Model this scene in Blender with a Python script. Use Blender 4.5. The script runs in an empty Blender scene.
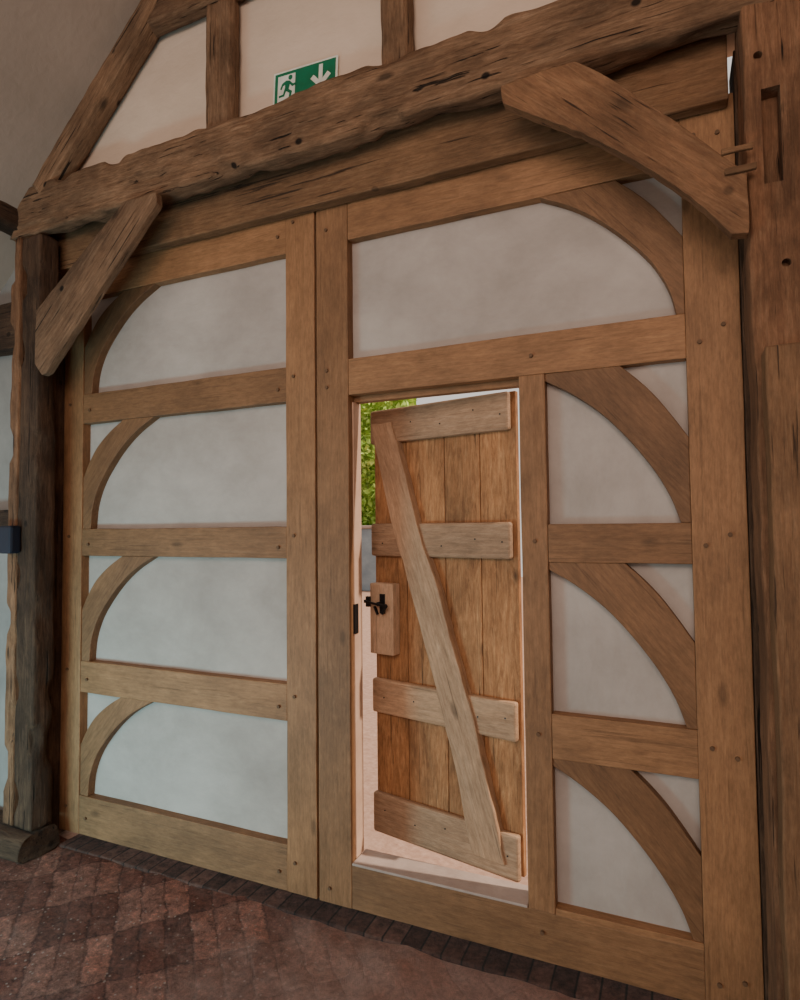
import bpy, bmesh, math, random
from mathutils import Vector, Matrix, noise
random.seed(7)
S=bpy.context.scene
COL=S.collection

# ------------------------------------------------------------------ materials
def nodes(name):
    m=bpy.data.materials.new(name); m.use_nodes=True
    nt=m.node_tree; nt.nodes.clear()
    o=nt.nodes.new('ShaderNodeOutputMaterial'); b=nt.nodes.new('ShaderNodeBsdfPrincipled')
    nt.links.new(b.outputs[0],o.inputs[0])
    return m,nt,b
def N(nt,t,**k):
    n=nt.nodes.new(t)
    for a,v in k.items():
        if a in n.inputs: n.inputs[a].default_value=v
        else: setattr(n,a,v)
    return n
def ramp(nt,src,stops):
    r=nt.nodes.new('ShaderNodeValToRGB'); e=r.color_ramp.elements
    while len(e)<len(stops): e.new(0.5)
    for i,(p,c) in enumerate(stops):
        e[i].position=p; e[i].color=(c[0],c[1],c[2],1) if isinstance(c,(tuple,list)) else (c,c,c,1)
    nt.links.new(src,r.inputs[0]); return r.outputs[0]
def mix(nt,fac,a,b,mode='MIX'):
    m=nt.nodes.new('ShaderNodeMix'); m.data_type='RGBA'; m.blend_type=mode
    for s,v in ((m.inputs[0],fac),(m.inputs[6],a),(m.inputs[7],b)):
        if hasattr(v,'node'): nt.links.new(v,s)
        elif isinstance(v,(int,float)): s.default_value=v
        else: s.default_value=(v[0],v[1],v[2],1)
    return m.outputs[2]
def coords(nt,scale,rnd=True):
    tc=nt.nodes.new('ShaderNodeTexCoord'); src=tc.outputs['Object']
    if rnd:
        oi=nt.nodes.new('ShaderNodeObjectInfo')
        mu=nt.nodes.new('ShaderNodeVectorMath'); mu.operation='MULTIPLY'
        nt.links.new(oi.outputs['Random'],mu.inputs[0]); mu.inputs[1].default_value=(13.7,7.3,9.1)
        ad=nt.nodes.new('ShaderNodeVectorMath'); ad.operation='ADD'
        nt.links.new(src,ad.inputs[0]); nt.links.new(mu.outputs[0],ad.inputs[1]); src=ad.outputs[0]
    mp=nt.nodes.new('ShaderNodeMapping'); mp.inputs['Scale'].default_value=scale
    nt.links.new(src,mp.inputs[0]); return mp.outputs[0]
def wood(name,dark,mid,light,crack=0.5,bump=0.3,patch=0.5,knots=0.6,rough=0.7,fine=1.0,spread=.25,holes=0.0,speck=.22,dist=.9):
    m,nt,b=nodes(name)
    L=nt.links
    n1=N(nt,'ShaderNodeTexNoise',Scale=2.6,Detail=12.0,Roughness=0.76,Distortion=dist); L.new(coords(nt,(1.7,13*fine,13*fine)),n1.inputs['Vector'])
    base=ramp(nt,n1.outputs[0],[(0.5-spread,dark),(0.5,mid),(0.5+spread,light)])
    n2=N(nt,'ShaderNodeTexNoise',Scale=2.2,Detail=7.0,Roughness=0.66,Distortion=0.3); L.new(coords(nt,(1.4,2.4,2.4)),n2.inputs['Vector'])
    pf=ramp(nt,n2.outputs[0],[(0.35,1-patch*0.6),(0.65,1.12)])
    c=mix(nt,1.0,base,pf,'MULTIPLY')
    n3=N(nt,'ShaderNodeTexNoise',Scale=3.0,Detail=5.0,Roughness=0.55,Distortion=0.35); L.new(coords(nt,(0.8,26,26)),n3.inputs['Vector'])
    cf=ramp(nt,n3.outputs[0],[(0.33,0.10),(0.37,1.0)])
    c=mix(nt,crack,c,mix(nt,1.0,c,cf,'MULTIPLY'))
    v=N(nt,'ShaderNodeTexVoronoi',Scale=1.0); L.new(coords(nt,(2.6,6,6)),v.inputs['Vector'])
    kf=ramp(nt,v.outputs['Distance'],[(0.05,0.25),(0.12,1.0)])
    c=mix(nt,knots,c,mix(nt,1.0,c,kf,'MULTIPLY'))
    n4=N(nt,'ShaderNodeTexNoise',Scale=50.0,Detail=6.0,Roughness=.8); L.new(coords(nt,(.40,1.8,1.8)),n4.inputs['Vector'])
    c=mix(nt,1.0,c,ramp(nt,n4.outputs[0],[(.3,1-speck*1.3),(.7,1+speck)]),'MULTIPLY')
    if holes:
        vh=N(nt,'ShaderNodeTexVoronoi',Scale=5.0); L.new(coords(nt,(1,1.2,1.2)),vh.inputs['Vector'])
        c=mix(nt,holes,c,mix(nt,1.0,c,ramp(nt,vh.outputs['Distance'],[(0.06,0.05),(0.10,1.0)]),'MULTIPLY'))
    oi=nt.nodes.new('ShaderNodeObjectInfo')
    rf=ramp(nt,oi.outputs['Random'],[(0.0,(0.80,0.78,0.77)),(0.5,(.98,.96,.95)),(1.0,(1.16,1.12,1.08))])
    c=mix(nt,1.0,c,rf,'MULTIPLY')
    L.new(c,b.inputs['Base Color'])
    b.inputs['Roughness'].default_value=rough
    b.inputs['Specular IOR Level'].default_value=0.3
    mm=nt.nodes.new('ShaderNodeMath'); mm.operation='MULTIPLY_ADD'; L.new(cf,mm.inputs[0]); mm.inputs[1].default_value=crack; L.new(n1.outputs[0],mm.inputs[2])
    m2=nt.nodes.new('ShaderNodeMath'); m2.operation='MULTIPLY_ADD'; L.new(n4.outputs[0],m2.inputs[0]); m2.inputs[1].default_value=.6; L.new(mm.outputs[0],m2.inputs[2])
    bp=N(nt,'ShaderNodeBump',Strength=bump,Distance=0.012); L.new(m2.outputs[0],bp.inputs['Height']); L.new(bp.outputs[0],b.inputs['Normal'])
    return m
def plaster(name,c1,c2,bump=0.15,scale=3.0):
    m,nt,b=nodes(name); L=nt.links
    n=N(nt,'ShaderNodeTexNoise',Scale=scale,Detail=8.0,Roughness=0.66,Distortion=.15); L.new(coords(nt,(1,1,1.3)),n.inputs['Vector'])
    c=ramp(nt,n.outputs[0],[(0.3,c1),(0.7,c2)]); L.new(c,b.inputs['Base Color'])
    n2=N(nt,'ShaderNodeTexNoise',Scale=26.0,Detail=7.0,Distortion=.3); L.new(coords(nt,(.6,1,1)),n2.inputs['Vector'])
    bp=N(nt,'ShaderNodeBump',Strength=bump,Distance=0.012); L.new(n2.outputs[0],bp.inputs['Height']); L.new(bp.outputs[0],b.inputs['Normal'])
    b.inputs['Roughness'].default_value=0.95
    return m
def flat(name,c,rough=0.6,metal=0.0):
    m,nt,b=nodes(name); L=nt.links
    n=N(nt,'ShaderNodeTexNoise',Scale=30.0,Detail=3.0); L.new(coords(nt,(1,1,1)),n.inputs['Vector'])
    c2=ramp(nt,n.outputs[0],[(0.3,[x*0.88 for x in c]),(0.7,[min(1,x*1.08) for x in c])]); L.new(c2,b.inputs['Base Color'])
    b.inputs['Roughness'].default_value=rough; b.inputs['Metallic'].default_value=metal
    return m
OAK=wood('new_oak',(0.175,0.084,0.038),(0.275,0.140,0.066),(0.355,0.195,0.098),crack=0.3,bump=0.25,patch=0.4,knots=0.55,fine=3.0,spread=.36,rough=.6)
OAKB=wood('brace_oak',(0.145,0.069,0.032),(0.22,0.111,0.053),(0.285,0.155,0.079),crack=0.3,bump=0.25,patch=0.4,knots=0.3,fine=3.0,spread=.34,rough=.6)
OLD=wood('old_oak',(0.13,0.067,0.037),(0.26,0.150,0.085),(0.41,0.265,0.165),crack=1.0,bump=1.0,patch=0.8,knots=0.9,rough=0.85,spread=.24,holes=.95,fine=1.9)
OLDD=wood('old_dark_oak',(0.035,0.019,0.012),(0.10,0.055,0.032),(0.20,0.118,0.07),crack=0.95,bump=0.9,patch=0.9,knots=0.8,rough=0.9,holes=.7,fine=1.6)
OLDL=wood('old_light_oak',(0.155,0.076,0.036),(0.25,0.134,0.066),(0.345,0.203,0.11),crack=0.8,bump=0.5,patch=0.6,knots=0.6,holes=.5,fine=2.3)
BRACE=wood('weathered_brace_oak',(0.135,0.064,0.031),(0.23,0.117,0.058),(0.32,0.18,0.096),crack=0.85,bump=0.6,patch=0.7,knots=0.6,holes=.5,fine=2.0)
POST=wood('post_oak',(0.13,0.060,0.032),(0.235,0.118,0.062),(0.35,0.20,0.115),crack=1.0,bump=0.8,patch=0.85,knots=1.0,rough=0.85,holes=.9,fine=1.9)
BOARD=wood('board_oak',(0.20,0.082,0.032),(0.41,0.192,0.079),(0.57,0.315,0.150),crack=0.65,bump=0.3,patch=0.75,knots=1.0,spread=.2,fine=1.2,dist=2.0)
LEDGE=wood('ledge_oak',(0.28,0.165,0.095),(0.43,0.27,0.162),(0.55,0.375,0.245),crack=0.4,bump=0.3,patch=0.4,knots=0.6,fine=2.2,spread=.28)
BLOCK=wood('block_oak',(0.40,0.25,0.15),(0.55,0.37,0.24),(0.65,0.46,0.32),crack=0.3,bump=0.3,patch=0.3,knots=0.4,fine=1.8,spread=.24)
INFILL=plaster('infill_plaster',(0.34,0.285,0.247),(0.49,0.42,0.37),0.3,2.4)
SIDE=plaster('side_plaster',(0.20,0.185,0.17),(0.30,0.28,0.255),0.28,2.6)
GABLE=plaster('gable_plaster',(0.58,0.45,0.345),(0.69,0.545,0.43),0.3,2.5)
CEIL=plaster('ceiling_plaster',(0.34,0.265,0.21),(0.41,0.325,0.26),0.2,2.0)
IRON=flat('black_iron',(0.02,0.02,0.022),0.4,0.6)
PEGL=flat('peg_wood_light',(0.13,0.067,0.032),0.8)
GREEN=flat('sign_green',(0.0,0.15,0.07),0.4)
WHITE=flat('sign_white',(0.72,0.72,0.64),0.4)
NAVY=flat('navy_plastic',(0.006,0.009,0.022),0.7)
STONE=plaster('sill_stone',(0.34,0.255,0.215),(0.47,0.365,0.31),0.3,8.0)
JAMBLIT=plaster('lit_jamb_paint',(0.50,0.31,0.21),(0.66,0.44,0.31),0.2,8.0)  # pale pink colour standing in for daylight on the jamb reveal
GREY=plaster('grey_wall',(0.18,0.23,0.27),(0.30,0.36,0.40),0.2,2.0)

# ------------------------------------------------------------------ builders
def tag(o,label=None,cat=None,kind=None,group=None):
    if label: o['label']=label
    if cat: o['category']=cat
    if kind: o['kind']=kind
    if group: o['group']=group
    return o
def empty(name,loc,rz=0):
    e=bpy.data.objects.new(name,None); e.location=loc; e.rotation_euler=(0,0,rz); e.empty_display_size=0.1; COL.objects.link(e); return e
def place(o,parent,local):
    COL.objects.link(o)
    if parent:
        o.parent=parent
        if not local: o.location=o.location-parent.location
def addbevel(o,w):
    if w>0:
        b=o.modifiers.new('bevel','BEVEL'); b.width=w; b.segments=2; b.limit_method='ANGLE'; b.angle_limit=math.radians(40)
def resample(poly,step,jit,seed):
    out=[]
    n=len(poly)
    for i in range(n):
        a=Vector(poly[i]); b=Vector(poly[(i+1)%n]); d=(b-a); L=d.length
        k=max(1,int(L/step)); nrm=Vector((-d.y,d.x)).normalized() if L>0 else Vector((0,0))
        for j in range(k):
            p=a+d*(j/k)
            if jit and j: 
                p=p+nrm*jit*(noise.noise(Vector((p.x*4+seed,p.y*4,seed*1.7)))+.35*noise.noise(Vector((p.x*17+seed,p.y*17,seed))))
            out.append((p.x,p.y))
    return out
def prism(name,poly,y0,y1,mat,grain=0.0,bevel=0.004,parent=None,local=False,jit=0.0,step=0.08):
    if jit: poly=resample(poly,step,jit,random.random()*50)
    cx=sum(p[0] for p in poly)/len(poly); cz=sum(p[1] for p in poly)/len(poly); cy=(y0+y1)/2
    th=math.radians(grain); c,s=math.cos(th),math.sin(th)
    me=bpy.data.meshes.new(name); bm=bmesh.new()
    F=[];B=[]
    for x,z in poly:
        dx,dz=x-cx,z-cz; lx=dx*c+dz*s; lz=-dx*s+dz*c
        F.append(bm.verts.new((lx,y0-cy,lz))); B.append(bm.verts.new((lx,y1-cy,lz)))
    bm.faces.new(F); bm.faces.new(B[::-1])
    n=len(poly)
    for i in range(n):
        j=(i+1)%n; bm.faces.new((F[i],B[i],B[j],F[j]))
    bmesh.ops.recalc_face_normals(bm,faces=bm.faces); bm.to_mesh(me); bm.free()
    me.materials.append(mat)
    o=bpy.data.objects.new(name,me); o.location=(cx,cy,cz); o.rotation_euler=(0,-th,0)
    place(o,parent,local); addbevel(o,bevel); return o
def rect(name,x0,x1,z0,z1,y0,y1,mat,parent=None,local=False,grain=None,bevel=0.003,jit=0.0,step=.08):
    if grain is None: grain=0 if (x1-x0)>=(z1-z0) else 90
    return prism(name,[(x0,z0),(x1,z0),(x1,z1),(x0,z1)],y0,y1,mat,grain,bevel,parent,local,jit,step)
def timber(name,p0,p1,w,d,mat,rough=0.012,seg=0.05,bend=0.0,parent=None,freq=3.0,corner=0.018,taper=1.0,side=None,chips=1.0):
    p0=Vector(p0);p1=Vector(p1); ax=(p1-p0); L=ax.length; X=ax.normalized()
    Y=Vector(side) if side else (Vector((0,1,0)) if abs(X.y)<0.9 else Vector((1,0,0)))
    Z=X.cross(Y).normalized(); Y=Z.cross(X).normalized()
    R=Matrix((X,Y,Z)).transposed()
    mid=(p0+p1)/2; sd=random.random()*60
    ring=[]
    hw,hd,c=w/2,d/2,corner
    def edge(a,b,k): return [(a[0]+(b[0]-a[0])*i/k,a[1]+(b[1]-a[1])*i/k) for i in range(k)]
    pts=[(-hd+c,-hw),(hd-c,-hw),(hd,-hw+c),(hd,hw-c),(hd-c,hw),(-hd+c,hw),(-hd,hw-c),(-hd,-hw+c)]
    for i in range(8):
        ring+=edge(pts[i],pts[(i+1)%8],14 if i in(2,6) else 4 if i%2==0 else 1)
    n=len(ring); ns=max(2,int(L/seg))
    bm=bmesh.new(); rows=[]
    for i in range(ns+1):
        t=i/ns; x=-L/2+L*t; f=1+(taper-1)*t; off=bend*4*t*(1-t)
        row=[]
        for (y,z) in ring:
            q=Vector((x*freq*0.45+sd,y*freq*2,z*freq*2))
            dn=noise.noise(q)*rough*.4+noise.noise(Vector((x*13+sd,y*22,z*22)))*rough*0.26
            cr=noise.noise(Vector((x*4.1+sd*2,(1 if y>0 else -1)*3.3,(1 if z>0 else -1)*5.1)))
            near=min(1.0,max(0,1-(hw-abs(z))/.04))*min(1.0,max(0,1-(hd-abs(y))/.04))
            dn-=max(0,cr-.2)*rough*2.8*near*chips
            sp=noise.noise(Vector((x*2.0+sd*3,z*40+sd,y*9)))
            dn-=max(0,sp-.38)*rough*2.0
            dn2=noise.noise(Vector((x*.8+sd,sd,0)))*rough*.4
            r=Vector((y,z)); rn=r.normalized()
            row.append(bm.verts.new((x+ (noise.noise(q*2)*0.02 if i in(0,ns) else 0),y*f+rn.x*dn,z*f+rn.y*dn+dn2+off)))
        rows.append(row)
    for i in range(ns):
        for j in range(n):
            k=(j+1)%n; bm.faces.new((rows[i][j],rows[i][k],rows[i+1][k],rows[i+1][j]))
    bm.faces.new(rows[0][::-1]); bm.faces.new(rows[-1])
    bmesh.ops.recalc_face_normals(bm,faces=bm.faces)
    me=bpy.data.meshes.new(name); bm.to_mesh(me); bm.free(); me.materials.append(mat)
    for p in me.polygons: p.use_smooth=len(p.vertices)==4
    o=bpy.data.objects.new(name,me); o.matrix_world=Matrix.Translation(mid)@R.to_4x4()
    place(o,parent,False); return o
def cyl(name,loc,r,h,mat,axis='Y',parent=None,local=False,seg=12):
    bm=bmesh.new(); bmesh.ops.create_cone(bm,cap_ends=True,segments=seg,radius1=r,radius2=r*0.9,depth=h)
    for v in bm.verts: v.co.x*=1+0.08*noise.noise(v.co*90)
    me=bpy.data.meshes.new(name); bm.to_mesh(me); bm.free(); me.materials.append(mat)
    o=bpy.data.objects.new(name,me); o.location=loc
    if axis=='Y': o.rotation_euler=(math.radians(90),0,0)
    if axis=='X': o.rotation_euler=(0,math.radians(90),0)
    place(o,parent,local); return o
def carve(o,boxes):
    bpy.context.view_layer.update()
    for (x0,x1,y0,y1,z0,z1,rd) in boxes:
        bm=bmesh.new()
        if rd:
            bmesh.ops.create_cone(bm,cap_ends=True,segments=14,radius1=.5,radius2=.5,depth=1.0,matrix=Matrix.Rotation(math.radians(90),4,'X'))
        else: bmesh.ops.create_cube(bm,size=1.0)
        me=bpy.data.meshes.new('cutter'); bm.to_mesh(me); bm.free()
        c=bpy.data.objects.new('cutter',me); COL.objects.link(c)
        c.location=((x0+x1)/2,(y0+y1)/2,(z0+z1)/2); c.scale=(x1-x0,y1-y0,z1-z0)
        md=o.modifiers.new('cut','BOOLEAN'); md.object=c; md.operation='DIFFERENCE'
        bpy.context.view_layer.update()
        dg=bpy.context.evaluated_depsgraph_get()
        nm=bpy.data.meshes.new_from_object(o.evaluated_get(dg))
        o.modifiers.clear(); o.data=nm
        bpy.data.objects.remove(c)
def spline(pts,k=5):
    out=[]
    P=[Vector(p) for p in pts]; P=[P[0]*2-P[1]]+P+[P[-1]*2-P[-2]]
    for i in range(1,len(P)-2):
        for j in range(k):
            t=j/k; a,b,c,d=P[i-1],P[i],P[i+1],P[i+2]
            q=0.5*((2*b)+(c-a)*t+(2*a-5*b+4*c-d)*t*t+(3*b-a-3*c+d)*t**3)
            out.append((q.x,q.y))
    out.append(tuple(P[-2])); return out

# ------------------------------------------------------------------ barn door leaves
BAYS=[(0.19,0.70),(0.855,1.385),(1.52,2.06),(2.21,2.71)]
RAILS=[(0.0,0.19),(0.70,0.855),(1.385,1.52),(2.06,2.21),(2.71,2.91)]
TH=0.09
INL=[(.055,0),(.068,.2),(.108,.39),(.172,.56),(.262,.74),(.36,.88),(.48,1)]
OUL=[(.275,1),(.185,.90),(.10,.77),(.04,.62),(0,.48)]
INR=[(.03,0),(.062,.17),(.115,.35),(.19,.54),(.274,.71),(.37,.85),(.461,.95)]
OUR=[(.206,1),(.15,.90),(.098,.79),(.045,.65),(0,.52)]
def curved_brace(x,sgn,z0,z1,parent,inn,out,extra=None):
    h=z1-z0
    a=spline([(x+sgn*p[0],z0+p[1]*h) for p in inn]); b=spline([(x+sgn*p[0],z0+p[1]*h) for p in out])
    poly=a+([(x+sgn*.461,z1)] if extra else [])+b+[(x,z0)]
    return prism('curved_brace',poly,0.006,0.05,OAKB,grain=(50 if sgn>0 else 130),bevel=0.003,parent=parent)
def peg(x,z,parent,y=0.0):
    return cyl('peg',(x,y-0.001,z),0.0075,0.012,PEGL,parent=parent)
d1=tag(empty('door_1',(-2.1,0.045,0.0)),'tall oak-framed barn door leaf with four white plaster panels','door','structure')
XL0,XL1,XR0,XR1=-2.88,-2.74,-1.50,-1.355
rect('stile',XL0,XL1,0,2.91,0,TH,OAK,d1,jit=0.002)
rect('stile',XR0,XR1,0,2.91,0,TH,OAK,d1,jit=0.0015)
for a,b in RAILS: rect('rail',XL1,XR0,a,b,0.002,TH-0.004,OAK,d1,jit=0.0025)
for a,b in BAYS:
    rect('infill_panel',XL1-0.005,XR0+0.005,a-0.005,b+0.005,0.046,0.07,INFILL,d1,bevel=0)
    curved_brace(XL1,1,a,b,d1,INL,OUL)
for a,b in RAILS:
    m=(a+b)/2
    for x in (XL0+0.05,XR0+0.04): peg(x,m+0.03,d1); 
    peg(XL1+0.05,m-.01,d1)
    peg(XR0-0.04,m-.02,d1)
d2=tag(empty('door_2',(-0.56,0.045,0.0)),'tall oak-framed barn door leaf with doorway and curved braces','door','structure')
A0,A1,P0,P1,B0,B1=-1.345,-1.195,-0.49,-0.396,0.065,0.225
rect('stile',A0,A1,0,2.91,0,TH,OAK,d2,jit=0.0015)
rect('stile',B0,B1,0,2.91,0,TH,OAK,d2,jit=0.002)
rect('post',P0,P1,0.17,2.06,0,TH,OAK,d2,jit=0.0015)
rect('rail',A1,B0,0.0,0.17,0.002,TH-0.004,OAK,d2,jit=0.002)
rect('rail',P1,B0,0.165,0.19,0.003,TH-0.006,OAK,d2,bevel=0.002)
rect('rail',A1,B0,2.06,2.21,0.002,TH-0.004,OAK,d2,jit=0.0025)
rect('rail',A1,B0,2.71,2.91,0.002,TH-0.004,OAK,d2,jit=0.0025)
rect('door_stop',A1,P0,2.036,2.062,0.05,TH-0.002,OAK,d2,bevel=0.002)
rect('lit_jamb_strip',A1-.002,A1+.005,.182,2.036,0.035,TH+.01,JAMBLIT,d2,bevel=0.001)  # added strip, its colour paints the daylight glow onto the jamb
for a,b in RAILS[1:3]: rect('rail',P1,B0,a,b,0.002,TH-0.004,OAK,d2,jit=0.0025)
for a,b in BAYS[:3]:
    rect('infill_panel',P1-0.005,B0+0.005,a-0.005,b+0.005,0.046,0.07,INFILL,d2,bevel=0)
    curved_brace(B0,-1,a,b,d2,INR,OUR,True)
rect('infill_panel',A1-0.005,B0+0.005,2.205,2.715,0.046,0.07,INFILL,d2,bevel=0)
curved_brace(B0,-1,2.21,2.71,d2,[(.025,0),(.045,.17),(.09,.36),(.16,.54),(.255,.73),(.355,.88),(.47,1)],OUR)
for a,b in RAILS:
    m=(a+b)/2
    for x in (B0+0.04,B1-0.05): peg(x,m+random.uniform(-.03,.03),d2)
for z in (0.06,2.10,2.17,2.77): peg(A0+0.05,z,d2)
for z in (0.78,1.46,2.13,0.10): peg((P0+P1)/2,z,d2)
rect('sill_plate',A1+0.003,P0-0.003,0.17,0.180,-0.002,0.12,STONE,d2,bevel=0.003)
rect('strike_plate',A1-0.001,A1+0.009,1.08,1.20,0.03,0.06,IRON,d2,bevel=0.001)

# ------------------------------------------------------------------ wicket door
W=0.738
d3=tag(empty('door_3',(-0.52,0.125,0.18),rz=math.radians(-12.6)),'ledged and braced plank door standing ajar with iron latch','door','structure')
HZ=1.865
edges=[-.026,-.19,-.36,-.56,-W]
for i in range(4):
    rect('board',edges[i+1]+0.0015,edges[i]-0.0015,0.0,HZ-.002*(i%2),0.032,0.056,BOARD,d3,True,grain=90,bevel=0.003)
for a,b,x0 in ((1.71,1.862,-.045),(1.205,1.35,-.045),(0.51,0.66,-.035),(-0.012,0.16,-.035)):
    rect('ledge',-W,x0,a,b,0.0,0.032,LEDGE,d3,True,bevel=0.010)
bl=[(-.724,1.80),(-.70,1.69),(-.585,1.28),(-.55,1.19),(-.385,.64),(-.335,.48),(-.225,.045)]
br=[(-.085,.045),(-.165,.38),(-.22,.60),(-.40,1.15),(-.455,1.29),(-.575,1.70),(-.61,1.80)]
prism('diagonal_brace',bl+br,-0.014,0.031,LEDGE,grain=108,bevel=0.004,parent=d3,local=True,jit=.010,step=.03)
rect('lock_block',-.728,-.60,.775,1.085,-.022,.032,BLOCK,d3,True,grain=90,bevel=0.005)
def latch():
    bm=bmesh.new()
    def box(c,s,rot=0):
        r=bmesh.ops.create_cube(bm,size=1.0)
        M=Matrix.Translation(c)@Matrix.Rotation(rot,4,'Y')@Matrix.Diagonal((*s,1))
        bmesh.ops.transform(bm,matrix=M,verts=r['verts'])
    def cy(c,r,h,ax):
        q=bmesh.ops.create_cone(bm,cap_ends=True,segments=16,radius1=r,radius2=r,depth=h)
        bmesh.ops.transform(bm,matrix=Matrix.Translation(c)@Matrix.Rotation(math.radians(90),4,ax),verts=q['verts'])
    box((.012,0,-.002),(.026,.006,.075)); cy((.012,-.018,0),.008,.035,'X'); box((0,-.034,0),(.105,.007,.009),0.12)
    cy((.052,-.036,-.006),.009,.010,'X'); box((-.052,-.012,.004),(.018,.014,.040)); box((-.062,-.012,.004),(.02,.010,.012))
    box((-.006,-.02,-.026),(.007,.012,.035),-.5); box((.034,-.02,-.024),(.007,.012,.035),.5)
    bmesh.ops.recalc_face_normals(bm,faces=bm.faces)
    me=bpy.data.meshes.new('latch'); bm.to_mesh(me); bm.free(); me.materials.append(IRON)
    o=bpy.data.objects.new('latch',me); o.location=(-.668,-.025,1.0); o.scale=(1.1,1,1.15); place(o,d3,True); addbevel(o,.0015)
    o['label']='black iron thumb latch'
latch()
for z in (1.785,1.28,.585,.09):
    for x in (-.08,-.20,-.36,-.51,-.67): cyl('nail',(x,0.0,z+random.uniform(-.03,.03)),.0035,.004,IRON,parent=d3,local=True,seg=8)

# ------------------------------------------------------------------ old frame
tb=timber('tie_beam',(-3.02,-.15,3.105),(0.44,-.15,3.14),.235,.10,OLD,rough=0.030,seg=0.009,freq=3.2,corner=.008,chips=1.5)
tag(tb,'massive rough cracked old oak tie beam above the barn doors','beam')
lt=rect('lintel',-2.95,.207,2.858,3.13,-.058,-.006,OLDL,jit=0.003,bevel=.006); tag(lt,'sawn oak lintel directly above the barn doors','beam')
lb=prism('corner_brace',[(-2.785,2.58),(-2.785,2.32),(-2.735,2.26),(-2.70,2.268),(-2.01,2.935),(-2.015,2.985),(-2.205,2.99)],-.232,-.196,OLD,grain=44,bevel=.003,jit=.012,step=.02)
tag(lb,'old grey-brown corner brace between dark post and tie beam','brace')
up=spline([(.228,2.515),(.15,2.60),(.04,2.725),(-.07,2.84),(-.16,2.93),(-.235,2.992)],3)
lo=spline([(-.472,2.925),(-.35,2.84),(-.20,2.735),(-.04,2.60),(.10,2.455),(.185,2.345)],3)
rb=prism('corner_brace',up+[(-.478,2.985)]+lo+[(.228,2.34)],-.240,-.196,BRACE,grain=-44,bevel=.003,jit=.006,step=.025)
tag(rb,'curved tapering weathered oak brace lapped onto the tie beam','brace')
lp=timber('timber_post',(-2.868,-.152,.092),(-2.868,-.152,2.985),.135,.10,OLDD,rough=.013,seg=.012,freq=3.5,corner=.004,chips=3.0); tag(lp,'dark split old oak post beside the barn door leaf','post')
ls=timber('timber_stud',(-2.976,-.170,.092),(-2.976,-.170,2.975),.066,.07,POST,rough=.012,seg=.014,corner=.004,chips=2.5); tag(ls,'slim weathered oak stud fixed beside the dark post','post')
lj=rect('door_jamb',-3.0,-2.885,-.03,3.04,-.08,.10,OLDD,jit=.004); tag(lj,'dark oak jamb behind the barn door edge','post')
rj=rect('door_jamb',.2275,.33,-.03,3.04,-.012,.14,OLDD,jit=.0); tag(rj,'dark oak jamb behind the barn door edge','post')
sp=timber('sole_plate',(-4.4,-.17,.024),(-2.79,-.17,.024),.12,.20,OLDD,rough=.014,seg=.02); tag(sp,'dark worn oak sole plate resting on the brick floor','beam')
rp=rect('timber_post',.236,.62,-.03,3.35,-.20,-.02,POST,jit=.010,bevel=.010,step=.03)
carve(rp,[(.275,.322,-.3,-.145,2.49,2.77,0),(.258,.282,-.3,-.17,2.862,2.886,1),(.31,.334,-.3,-.17,2.24,2.264,1),(.30,.322,-.3,-.17,3.02,3.042,1)])
tag(rp,'heavy squared old oak post with mortise slot and peg holes','post')
rf=rect('timber_post',.252,.60,-.03,2.0,-.285,-.202,OLDL,jit=.006,bevel=.006); tag(rf,'paler oak half-post fixed to the heavy dark post','post')
wp=timber('wall_plate',(-3.05,-3.4,3.12),(-3.05,-.02,3.12),.16,.16,OLDD,rough=.02,seg=.03); tag(wp,'dark oak wall plate running under the sloping ceiling','beam')
r1=timber('rafter',(-2.84,-.155,3.205),(-1.28,-.155,4.687),.125,.10,OLD,rough=.012,seg=.02); tag(r1,'old oak principal rafter against the gable plaster','beam')
cb=timber('collar_beam',(-2.16,-.15,3.87),(.2,-.15,3.87),.14,.09,OLD,rough=.014,seg=.03); tag(cb,'oak collar beam across the plastered gable','beam')
s1=timber('gable_stud',(-1.735,-.135,3.21),(-1.735,-.135,3.80),.15,.07,OLD,rough=.016,seg=.015); tag(s1,'short oak stud between tie beam and collar','post',group='gable studs')
s2=timber('gable_stud',(-.90,-.135,3.23),(-.90,-.135,3.80),.12,.07,OLD,rough=.016,seg=.015); tag(s2,'short oak stud between tie beam and collar','post',group='gable studs')
for z0,z1 in ((2.46,2.70),(1.50,1.62)):
    ar=rect('aisle_rail',-4.4,-3.012,z0,z1,-.15,-.062,OLDD,jit=.008); tag(ar,'dark oak rail set in the side plaster','beam',group='side wall rails')
for i,(x,z) in enumerate(((.215,2.585),(.222,2.525))):
    c=rect('split_peg',x-.05,x+.03,z-.009,z+.009,-.252,-.238,OLDL,bevel=.003,jit=.004,step=.02); tag(c,'pale split oak peg sticking out of the corner brace','peg',group='split pegs by the brace')
nb=rect('junction_box',-2.995,-2.90,1.405,1.54,-.262,-.203,NAVY,bevel=.012); tag(nb,'small dark navy box mounted on the old post','box')

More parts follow.
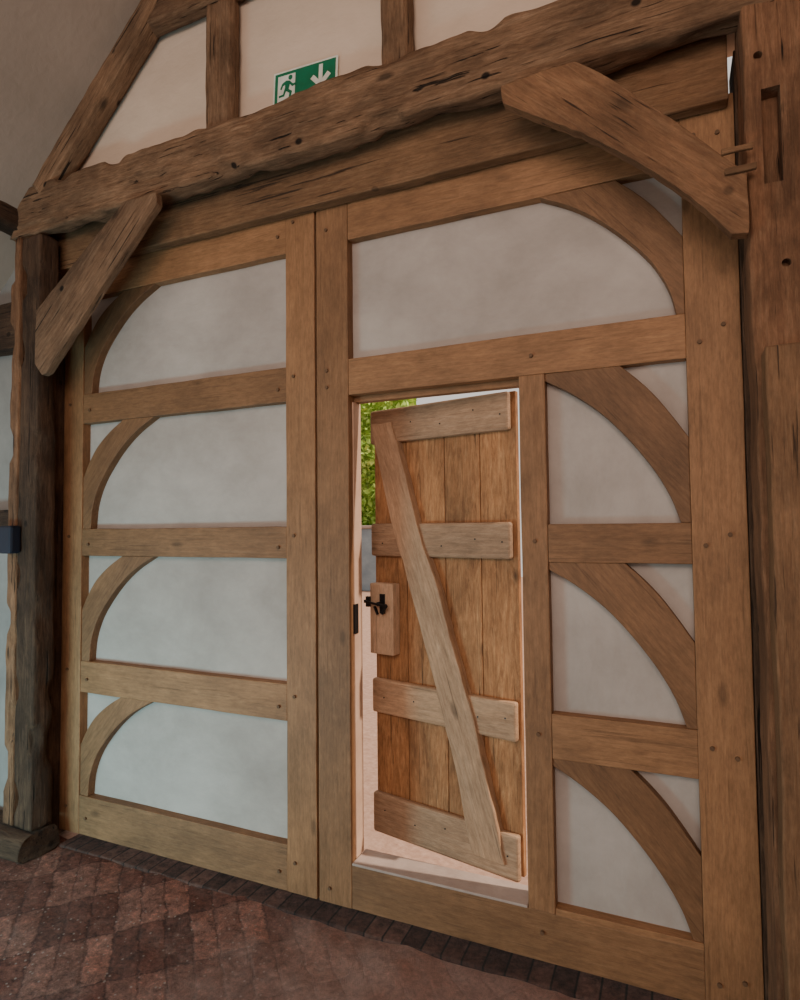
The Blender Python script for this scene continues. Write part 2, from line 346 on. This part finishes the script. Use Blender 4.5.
# ------------------------------------------------------------------ exit sign
sg=tag(empty('exit_sign',(-1.33,-.103,3.348)),'green and white emergency exit sign with running figure and arrow','sign')
sg.rotation_euler=(0,math.radians(3),0)
rect('sign_plate',-.155,.155,-.078,.078,-.005,.0,WHITE,sg,True,bevel=.001)
rect('sign_field',-.146,.146,-.069,.069,-.007,-.0045,GREEN,sg,True,bevel=0)
def pg(nm,poly,y,mat): 
    return prism(nm,poly,y-.002,y,mat,bevel=0,parent=sg,local=True)
pg('doorway_symbol',[(-.130,-.058),(-.045,-.058),(-.045,.055),(-.130,.055)],-.0068,WHITE)
body=[(-.088,.030),(-.070,.026),(-.055,.010),(-.040,.012),(-.040,.004),(-.058,.0),(-.070,.012),(-.075,-.008),(-.058,-.020),(-.064,-.048),(-.073,-.047),(-.070,-.025),(-.088,-.014),(-.096,-.034),(-.122,-.036),(-.122,-.028),(-.102,-.026),(-.092,.002),(-.094,.014),(-.104,.010),(-.110,-.004),(-.117,-.001),(-.108,.020)]
pg('running_figure',body,-.0086,GREEN)
cc=[(-.068+.010*math.cos(t*math.pi/8),.040+.010*math.sin(t*math.pi/8)) for t in range(16)]
pg('running_figure',cc,-.0086,GREEN)
pg('arrow_symbol',[(.069,.058),(.069,-.003),(.045,.022),(.030,.008),(.078,-.040),(.126,.008),(.111,.022),(.087,-.003),(.087,.058)],-.0068,WHITE)

# ------------------------------------------------------------------ structure
def struct(o,l): return tag(o,l,None,'structure')
def zc(x): return 3.335+.95*(x+2.77)
g=prism('wall_back',[(-3.0,3.125),(1.0,3.125),(-1.1,4.90),(-2.99,3.13)],-.095,.14,GABLE,bevel=0); struct(g,'cream plaster gable wall above the tie beam')
hb=rect('trim_2',-2.885,.207,2.915,3.12,.0,.14,OLDD,bevel=0); struct(hb,'dark timber door head behind the lintel')
wl=rect('wall_left',-4.6,-3.005,-.05,3.2,-.06,.10,SIDE,bevel=0); struct(wl,'pale plaster side wall beyond the old post')
wr=rect('wall_right',.33,2.2,-.05,4.6,.0,.14,CEIL,bevel=0); struct(wr,'pale plaster wall behind the heavy post')
ws=rect('wall_light_block',2.1,2.2,-.05,4.6,-4.5,.0,CEIL,bevel=0); struct(ws,'unseen plaster wall added to keep light off the floor')  # out of view, added to block light reaching the floor
c1=prism('ceiling',[(-3.9,zc(-3.9)),(-1.1,zc(-1.1)),(-1.1,zc(-1.1)+.06),(-3.9,zc(-3.9)+.06)],-3.4,.12,CEIL,bevel=0); struct(c1,'sloping dull plaster ceiling under the roof')
c2=prism('ceiling',[(-1.1,zc(-1.1)),(1.3,2.74),(1.3,2.82),(-1.1,zc(-1.1)+.06)],-3.4,-.01,CEIL,bevel=0); struct(c2,'sloping dull plaster ceiling under the roof')
def floor_mat():
    m,nt,b=nodes('worn_brick_floor'); L=nt.links
    tc=nt.nodes.new('ShaderNodeTexCoord')
    wn=N(nt,'ShaderNodeTexNoise',Scale=10.0,Detail=10.0,Roughness=.82); L.new(tc.outputs['Object'],wn.inputs['Vector'])
    va=nt.nodes.new('ShaderNodeVectorMath'); va.operation='MULTIPLY_ADD'; L.new(wn.outputs['Color'],va.inputs[0]); va.inputs[1].default_value=(.075,.075,0); L.new(tc.outputs['Object'],va.inputs[2])
    mp=nt.nodes.new('ShaderNodeMapping'); mp.inputs['Rotation'].default_value=(0,0,math.radians(45)); L.new(va.outputs[0],mp.inputs[0])
    ck=N(nt,'ShaderNodeTexChecker',Scale=3.6); L.new(mp.outputs[0],ck.inputs['Vector'])
    ck.inputs[1].default_value=(.30,.115,.080,1); ck.inputs[2].default_value=(.50,.225,.165,1)
    br=N(nt,'ShaderNodeTexBrick',Scale=1.0); br.offset=0.0
    br.inputs['Color1'].default_value=(.74,.68,.64,1); br.inputs['Color2'].default_value=(1.2,1.08,1.0,1); br.inputs['Mortar'].default_value=(.50,.43,.40,1)
    br.inputs['Mortar Size'].default_value=.008; br.inputs['Mortar Smooth'].default_value=1.0; br.inputs['Brick Width'].default_value=.2778; br.inputs['Row Height'].default_value=.0926
    L.new(mp.outputs[0],br.inputs['Vector'])
    c=mix(nt,1.0,ck.outputs[0],br.outputs['Color'],'MULTIPLY')
    n=N(nt,'ShaderNodeTexNoise',Scale=24.0,Detail=14.0,Roughness=.95,Distortion=.3); L.new(tc.outputs['Object'],n.inputs['Vector'])
    f=ramp(nt,n.outputs[0],[(.39,.06),(.47,.70),(.53,1.1),(.61,2.3)])
    c=mix(nt,1.0,c,f,'MULTIPLY')
    n2=N(nt,'ShaderNodeTexNoise',Scale=3.2,Detail=10.0,Roughness=.8); L.new(tc.outputs['Object'],n2.inputs['Vector'])
    f2=ramp(nt,n2.outputs[0],[(.50,0.0),(.66,.5)])
    c=mix(nt,f2,c,mix(nt,1.0,(.50,.26,.195),f,'MULTIPLY'))
    vd=N(nt,'ShaderNodeTexVoronoi',Scale=34.0); L.new(tc.outputs['Object'],vd.inputs['Vector'])
    c=mix(nt,ramp(nt,vd.outputs['Distance'],[(.11,.75),(.17,0.0)]),c,(.68,.50,.40))
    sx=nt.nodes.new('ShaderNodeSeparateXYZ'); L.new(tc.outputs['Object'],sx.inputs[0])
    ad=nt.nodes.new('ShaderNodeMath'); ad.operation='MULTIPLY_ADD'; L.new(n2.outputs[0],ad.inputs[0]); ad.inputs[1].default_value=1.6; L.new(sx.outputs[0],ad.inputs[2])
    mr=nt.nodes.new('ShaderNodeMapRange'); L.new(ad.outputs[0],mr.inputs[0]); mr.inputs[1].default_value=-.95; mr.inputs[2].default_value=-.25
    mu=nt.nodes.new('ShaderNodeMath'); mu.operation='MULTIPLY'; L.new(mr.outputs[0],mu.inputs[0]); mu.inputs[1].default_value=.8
    c=mix(nt,mu.outputs[0],c,mix(nt,1.0,(.80,.47,.38),ramp(nt,n.outputs[0],[(.36,.5),(.64,1.25)]),'MULTIPLY'))  # smooth dusty pink towards the right, also painting in light spilt on the floor
    L.new(c,b.inputs['Base Color'])
    b.inputs['Roughness'].default_value=.88
    mm=nt.nodes.new('ShaderNodeMath'); mm.operation='MULTIPLY_ADD'; L.new(br.outputs['Fac'],mm.inputs[0]); mm.inputs[1].default_value=-.15; L.new(n.outputs[0],mm.inputs[2])
    bp=N(nt,'ShaderNodeBump',Strength=1.0,Distance=.06); L.new(mm.outputs[0],bp.inputs['Height']); L.new(bp.outputs[0],b.inputs['Normal'])
    return m
def grid(name,x0,x1,y0,y1,z,mat,nx,ny,amp,fr=2.0):
    bm=bmesh.new(); R=[]
    for j in range(ny+1):
        row=[]
        for i in range(nx+1):
            x=x0+(x1-x0)*i/nx; y=y0+(y1-y0)*j/ny
            row.append(bm.verts.new((x,y,z+amp*noise.noise(Vector((x*fr,y*fr,3.3)))+amp*.4*noise.noise(Vector((x*fr*3,y*fr*3,7.3))))))
        R.append(row)
    for j in range(ny):
        for i in range(nx): bm.faces.new((R[j][i],R[j][i+1],R[j+1][i+1],R[j+1][i]))
    me=bpy.data.meshes.new(name); bm.to_mesh(me); bm.free(); me.materials.append(mat)
    for p in me.polygons: p.use_smooth=True
    o=bpy.data.objects.new(name,me); COL.objects.link(o); return o
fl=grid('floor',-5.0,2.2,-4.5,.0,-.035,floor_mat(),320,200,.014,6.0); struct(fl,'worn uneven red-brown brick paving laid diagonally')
def edge_mat():
    m,nt,b=nodes('threshold_brick'); L=nt.links
    tc=nt.nodes.new('ShaderNodeTexCoord')
    mp=nt.nodes.new('ShaderNodeMapping'); mp.inputs['Location'].default_value=(0,.25,0); L.new(tc.outputs['Object'],mp.inputs[0])
    br=N(nt,'ShaderNodeTexBrick',Scale=1.0); br.offset=0
    br.inputs['Color1'].default_value=(.075,.034,.025,1); br.inputs['Color2'].default_value=(.18,.085,.062,1); br.inputs['Mortar'].default_value=(.02,.014,.011,1)
    br.inputs['Mortar Size'].default_value=.006; br.inputs['Mortar Smooth'].default_value=.8; br.inputs['Brick Width'].default_value=.078; br.inputs['Row Height'].default_value=.5
    L.new(mp.outputs[0],br.inputs['Vector']); 
    n=N(nt,'ShaderNodeTexNoise',Scale=24.0,Detail=10.0,Roughness=.85); L.new(tc.outputs['Object'],n.inputs['Vector'])
    c=mix(nt,1.0,br.outputs['Color'],ramp(nt,n.outputs[0],[(.38,.3),(.62,1.8)]),'MULTIPLY'); L.new(c,b.inputs['Base Color'])
    b.inputs['Roughness'].default_value=.85
    bp=N(nt,'ShaderNodeBump',Strength=1.0,Distance=.03); L.new(n.outputs[0],bp.inputs['Height']); L.new(bp.outputs[0],b.inputs['Normal'])
    return m
eg=rect('trim_1',-2.79,1.2,-.08,-.026,-.07,.06,edge_mat(),bevel=.006); struct(eg,'dark brick header course along the door threshold')

# ------------------------------------------------------------------ outside
gr=grid('ground',-16,10,.0,16,-.05,plaster('pink_gravel',(.36,.205,.14),(.53,.34,.25),.8,30.0),60,40,.015); struct(gr,'pinkish gravel yard outside the doorway')
gw=rect('garden_wall',-14,-4.2,-.05,1.45,11.0,11.25,GREY,bevel=.02); tag(gw,'low blue-grey painted wall across the gravel yard','wall')
cp=rect('wall_coping',-14.05,-4.15,1.453,1.53,10.95,11.30,STONE,bevel=.02); tag(cp,'pale stone coping resting on the blue-grey wall','wall coping')
def hedge():
    m,nt,b=nodes('leaf_green'); L=nt.links
    n=N(nt,'ShaderNodeTexNoise',Scale=3.0,Detail=4.0); L.new(coords(nt,(1,1,1),False),n.inputs['Vector'])
    L.new(ramp(nt,n.outputs[0],[(.35,(.25,.42,.04)),(.65,(.68,.84,.20))]),b.inputs['Base Color']); b.inputs['Roughness'].default_value=.6
    bm=bmesh.new()
    rnd=random.Random(3)
    for i in range(12000):
        x=rnd.uniform(-12,-5.9); z=rnd.uniform(.0,5.2)+.3*noise.noise(Vector((x,0,5))); y=12.3+.5*noise.noise(Vector((x,z,1)))+rnd.uniform(-.35,.25)
        s=rnd.uniform(.05,.12); M=Matrix.Translation((x,y,z))@Matrix.Rotation(rnd.uniform(0,6.28),4,Vector((rnd.uniform(-1,1),rnd.uniform(-1,1),rnd.uniform(-1,1))).normalized())
        bm.faces.new([bm.verts.new(M@Vector(p)) for p in ((-s,0,0),(0,s*.6,0),(s,0,0),(0,-s*.6,0))])
    pr=[]
    for i in range(13):
        for j in range(9):
            x=-12+i*.5; z=j*.61; pr.append(bm.verts.new((x,12.6+.5*noise.noise(Vector((x,z,1))),z)))
    for i in range(12):
        for j in range(8): bm.faces.new((pr[i*9+j],pr[i*9+9+j],pr[i*9+10+j],pr[i*9+1+j]))
    me=bpy.data.meshes.new('hedge'); bm.to_mesh(me); bm.free(); me.materials.append(m)
    o=bpy.data.objects.new('hedge',me); COL.objects.link(o); tag(o,'tall bright green leafy hedge behind the yard wall','hedge','stuff')
hedge()

# ------------------------------------------------------------------ light
w=bpy.data.worlds.new('world'); S.world=w; w.use_nodes=True
bg=w.node_tree.nodes['Background']; bg.inputs[0].default_value=(1.0,.92,.85,1); bg.inputs[1].default_value=0.85
def light(name,typ,loc,rot,energy,color,size=None,sy=None):
    l=bpy.data.lights.new(name,typ); l.energy=energy; l.color=color
    if typ=='AREA': l.shape='RECTANGLE'; l.size=size; l.size_y=sy or size
    o=bpy.data.objects.new(name,l); o.location=loc; o.rotation_euler=[math.radians(a) for a in rot]; COL.objects.link(o); return o
sun=light('sun','SUN',(4,8,9),(0,0,0),4.6,(1,.86,.72)); sun.data.angle=.02
sun.rotation_euler=(Vector((3.2,.35,3.4))).to_track_quat('Z','Y').to_euler()
light('cool_fill','AREA',(-2.7,-2.0,.35),(96,0,0),40,(.42,.88,1.0),1.0,.5)  # cool fill with no seen source, added to tint the lower left panels
light('warm_fill','AREA',(.0,-3.8,2.9),(86,0,10),62,(1,.78,.66),2.4,1.2)  # warm fill from behind the camera, added without a seen source

# ------------------------------------------------------------------ camera
cam=bpy.data.cameras.new('camera'); cam.sensor_width=36; cam.lens=22.0; cam.clip_start=.05
co=bpy.data.objects.new('camera',cam); COL.objects.link(co)
r=Vector((.91501,.40330,-.01059)); u=Vector((.02646,-.03379,.99908)); f=Vector((-.40257,.91445,.04159))
M=Matrix((r,u,-f)).transposed().to_4x4(); M.translation=Vector((0,-2.197,1.521)); co.matrix_world=M
S.camera=co
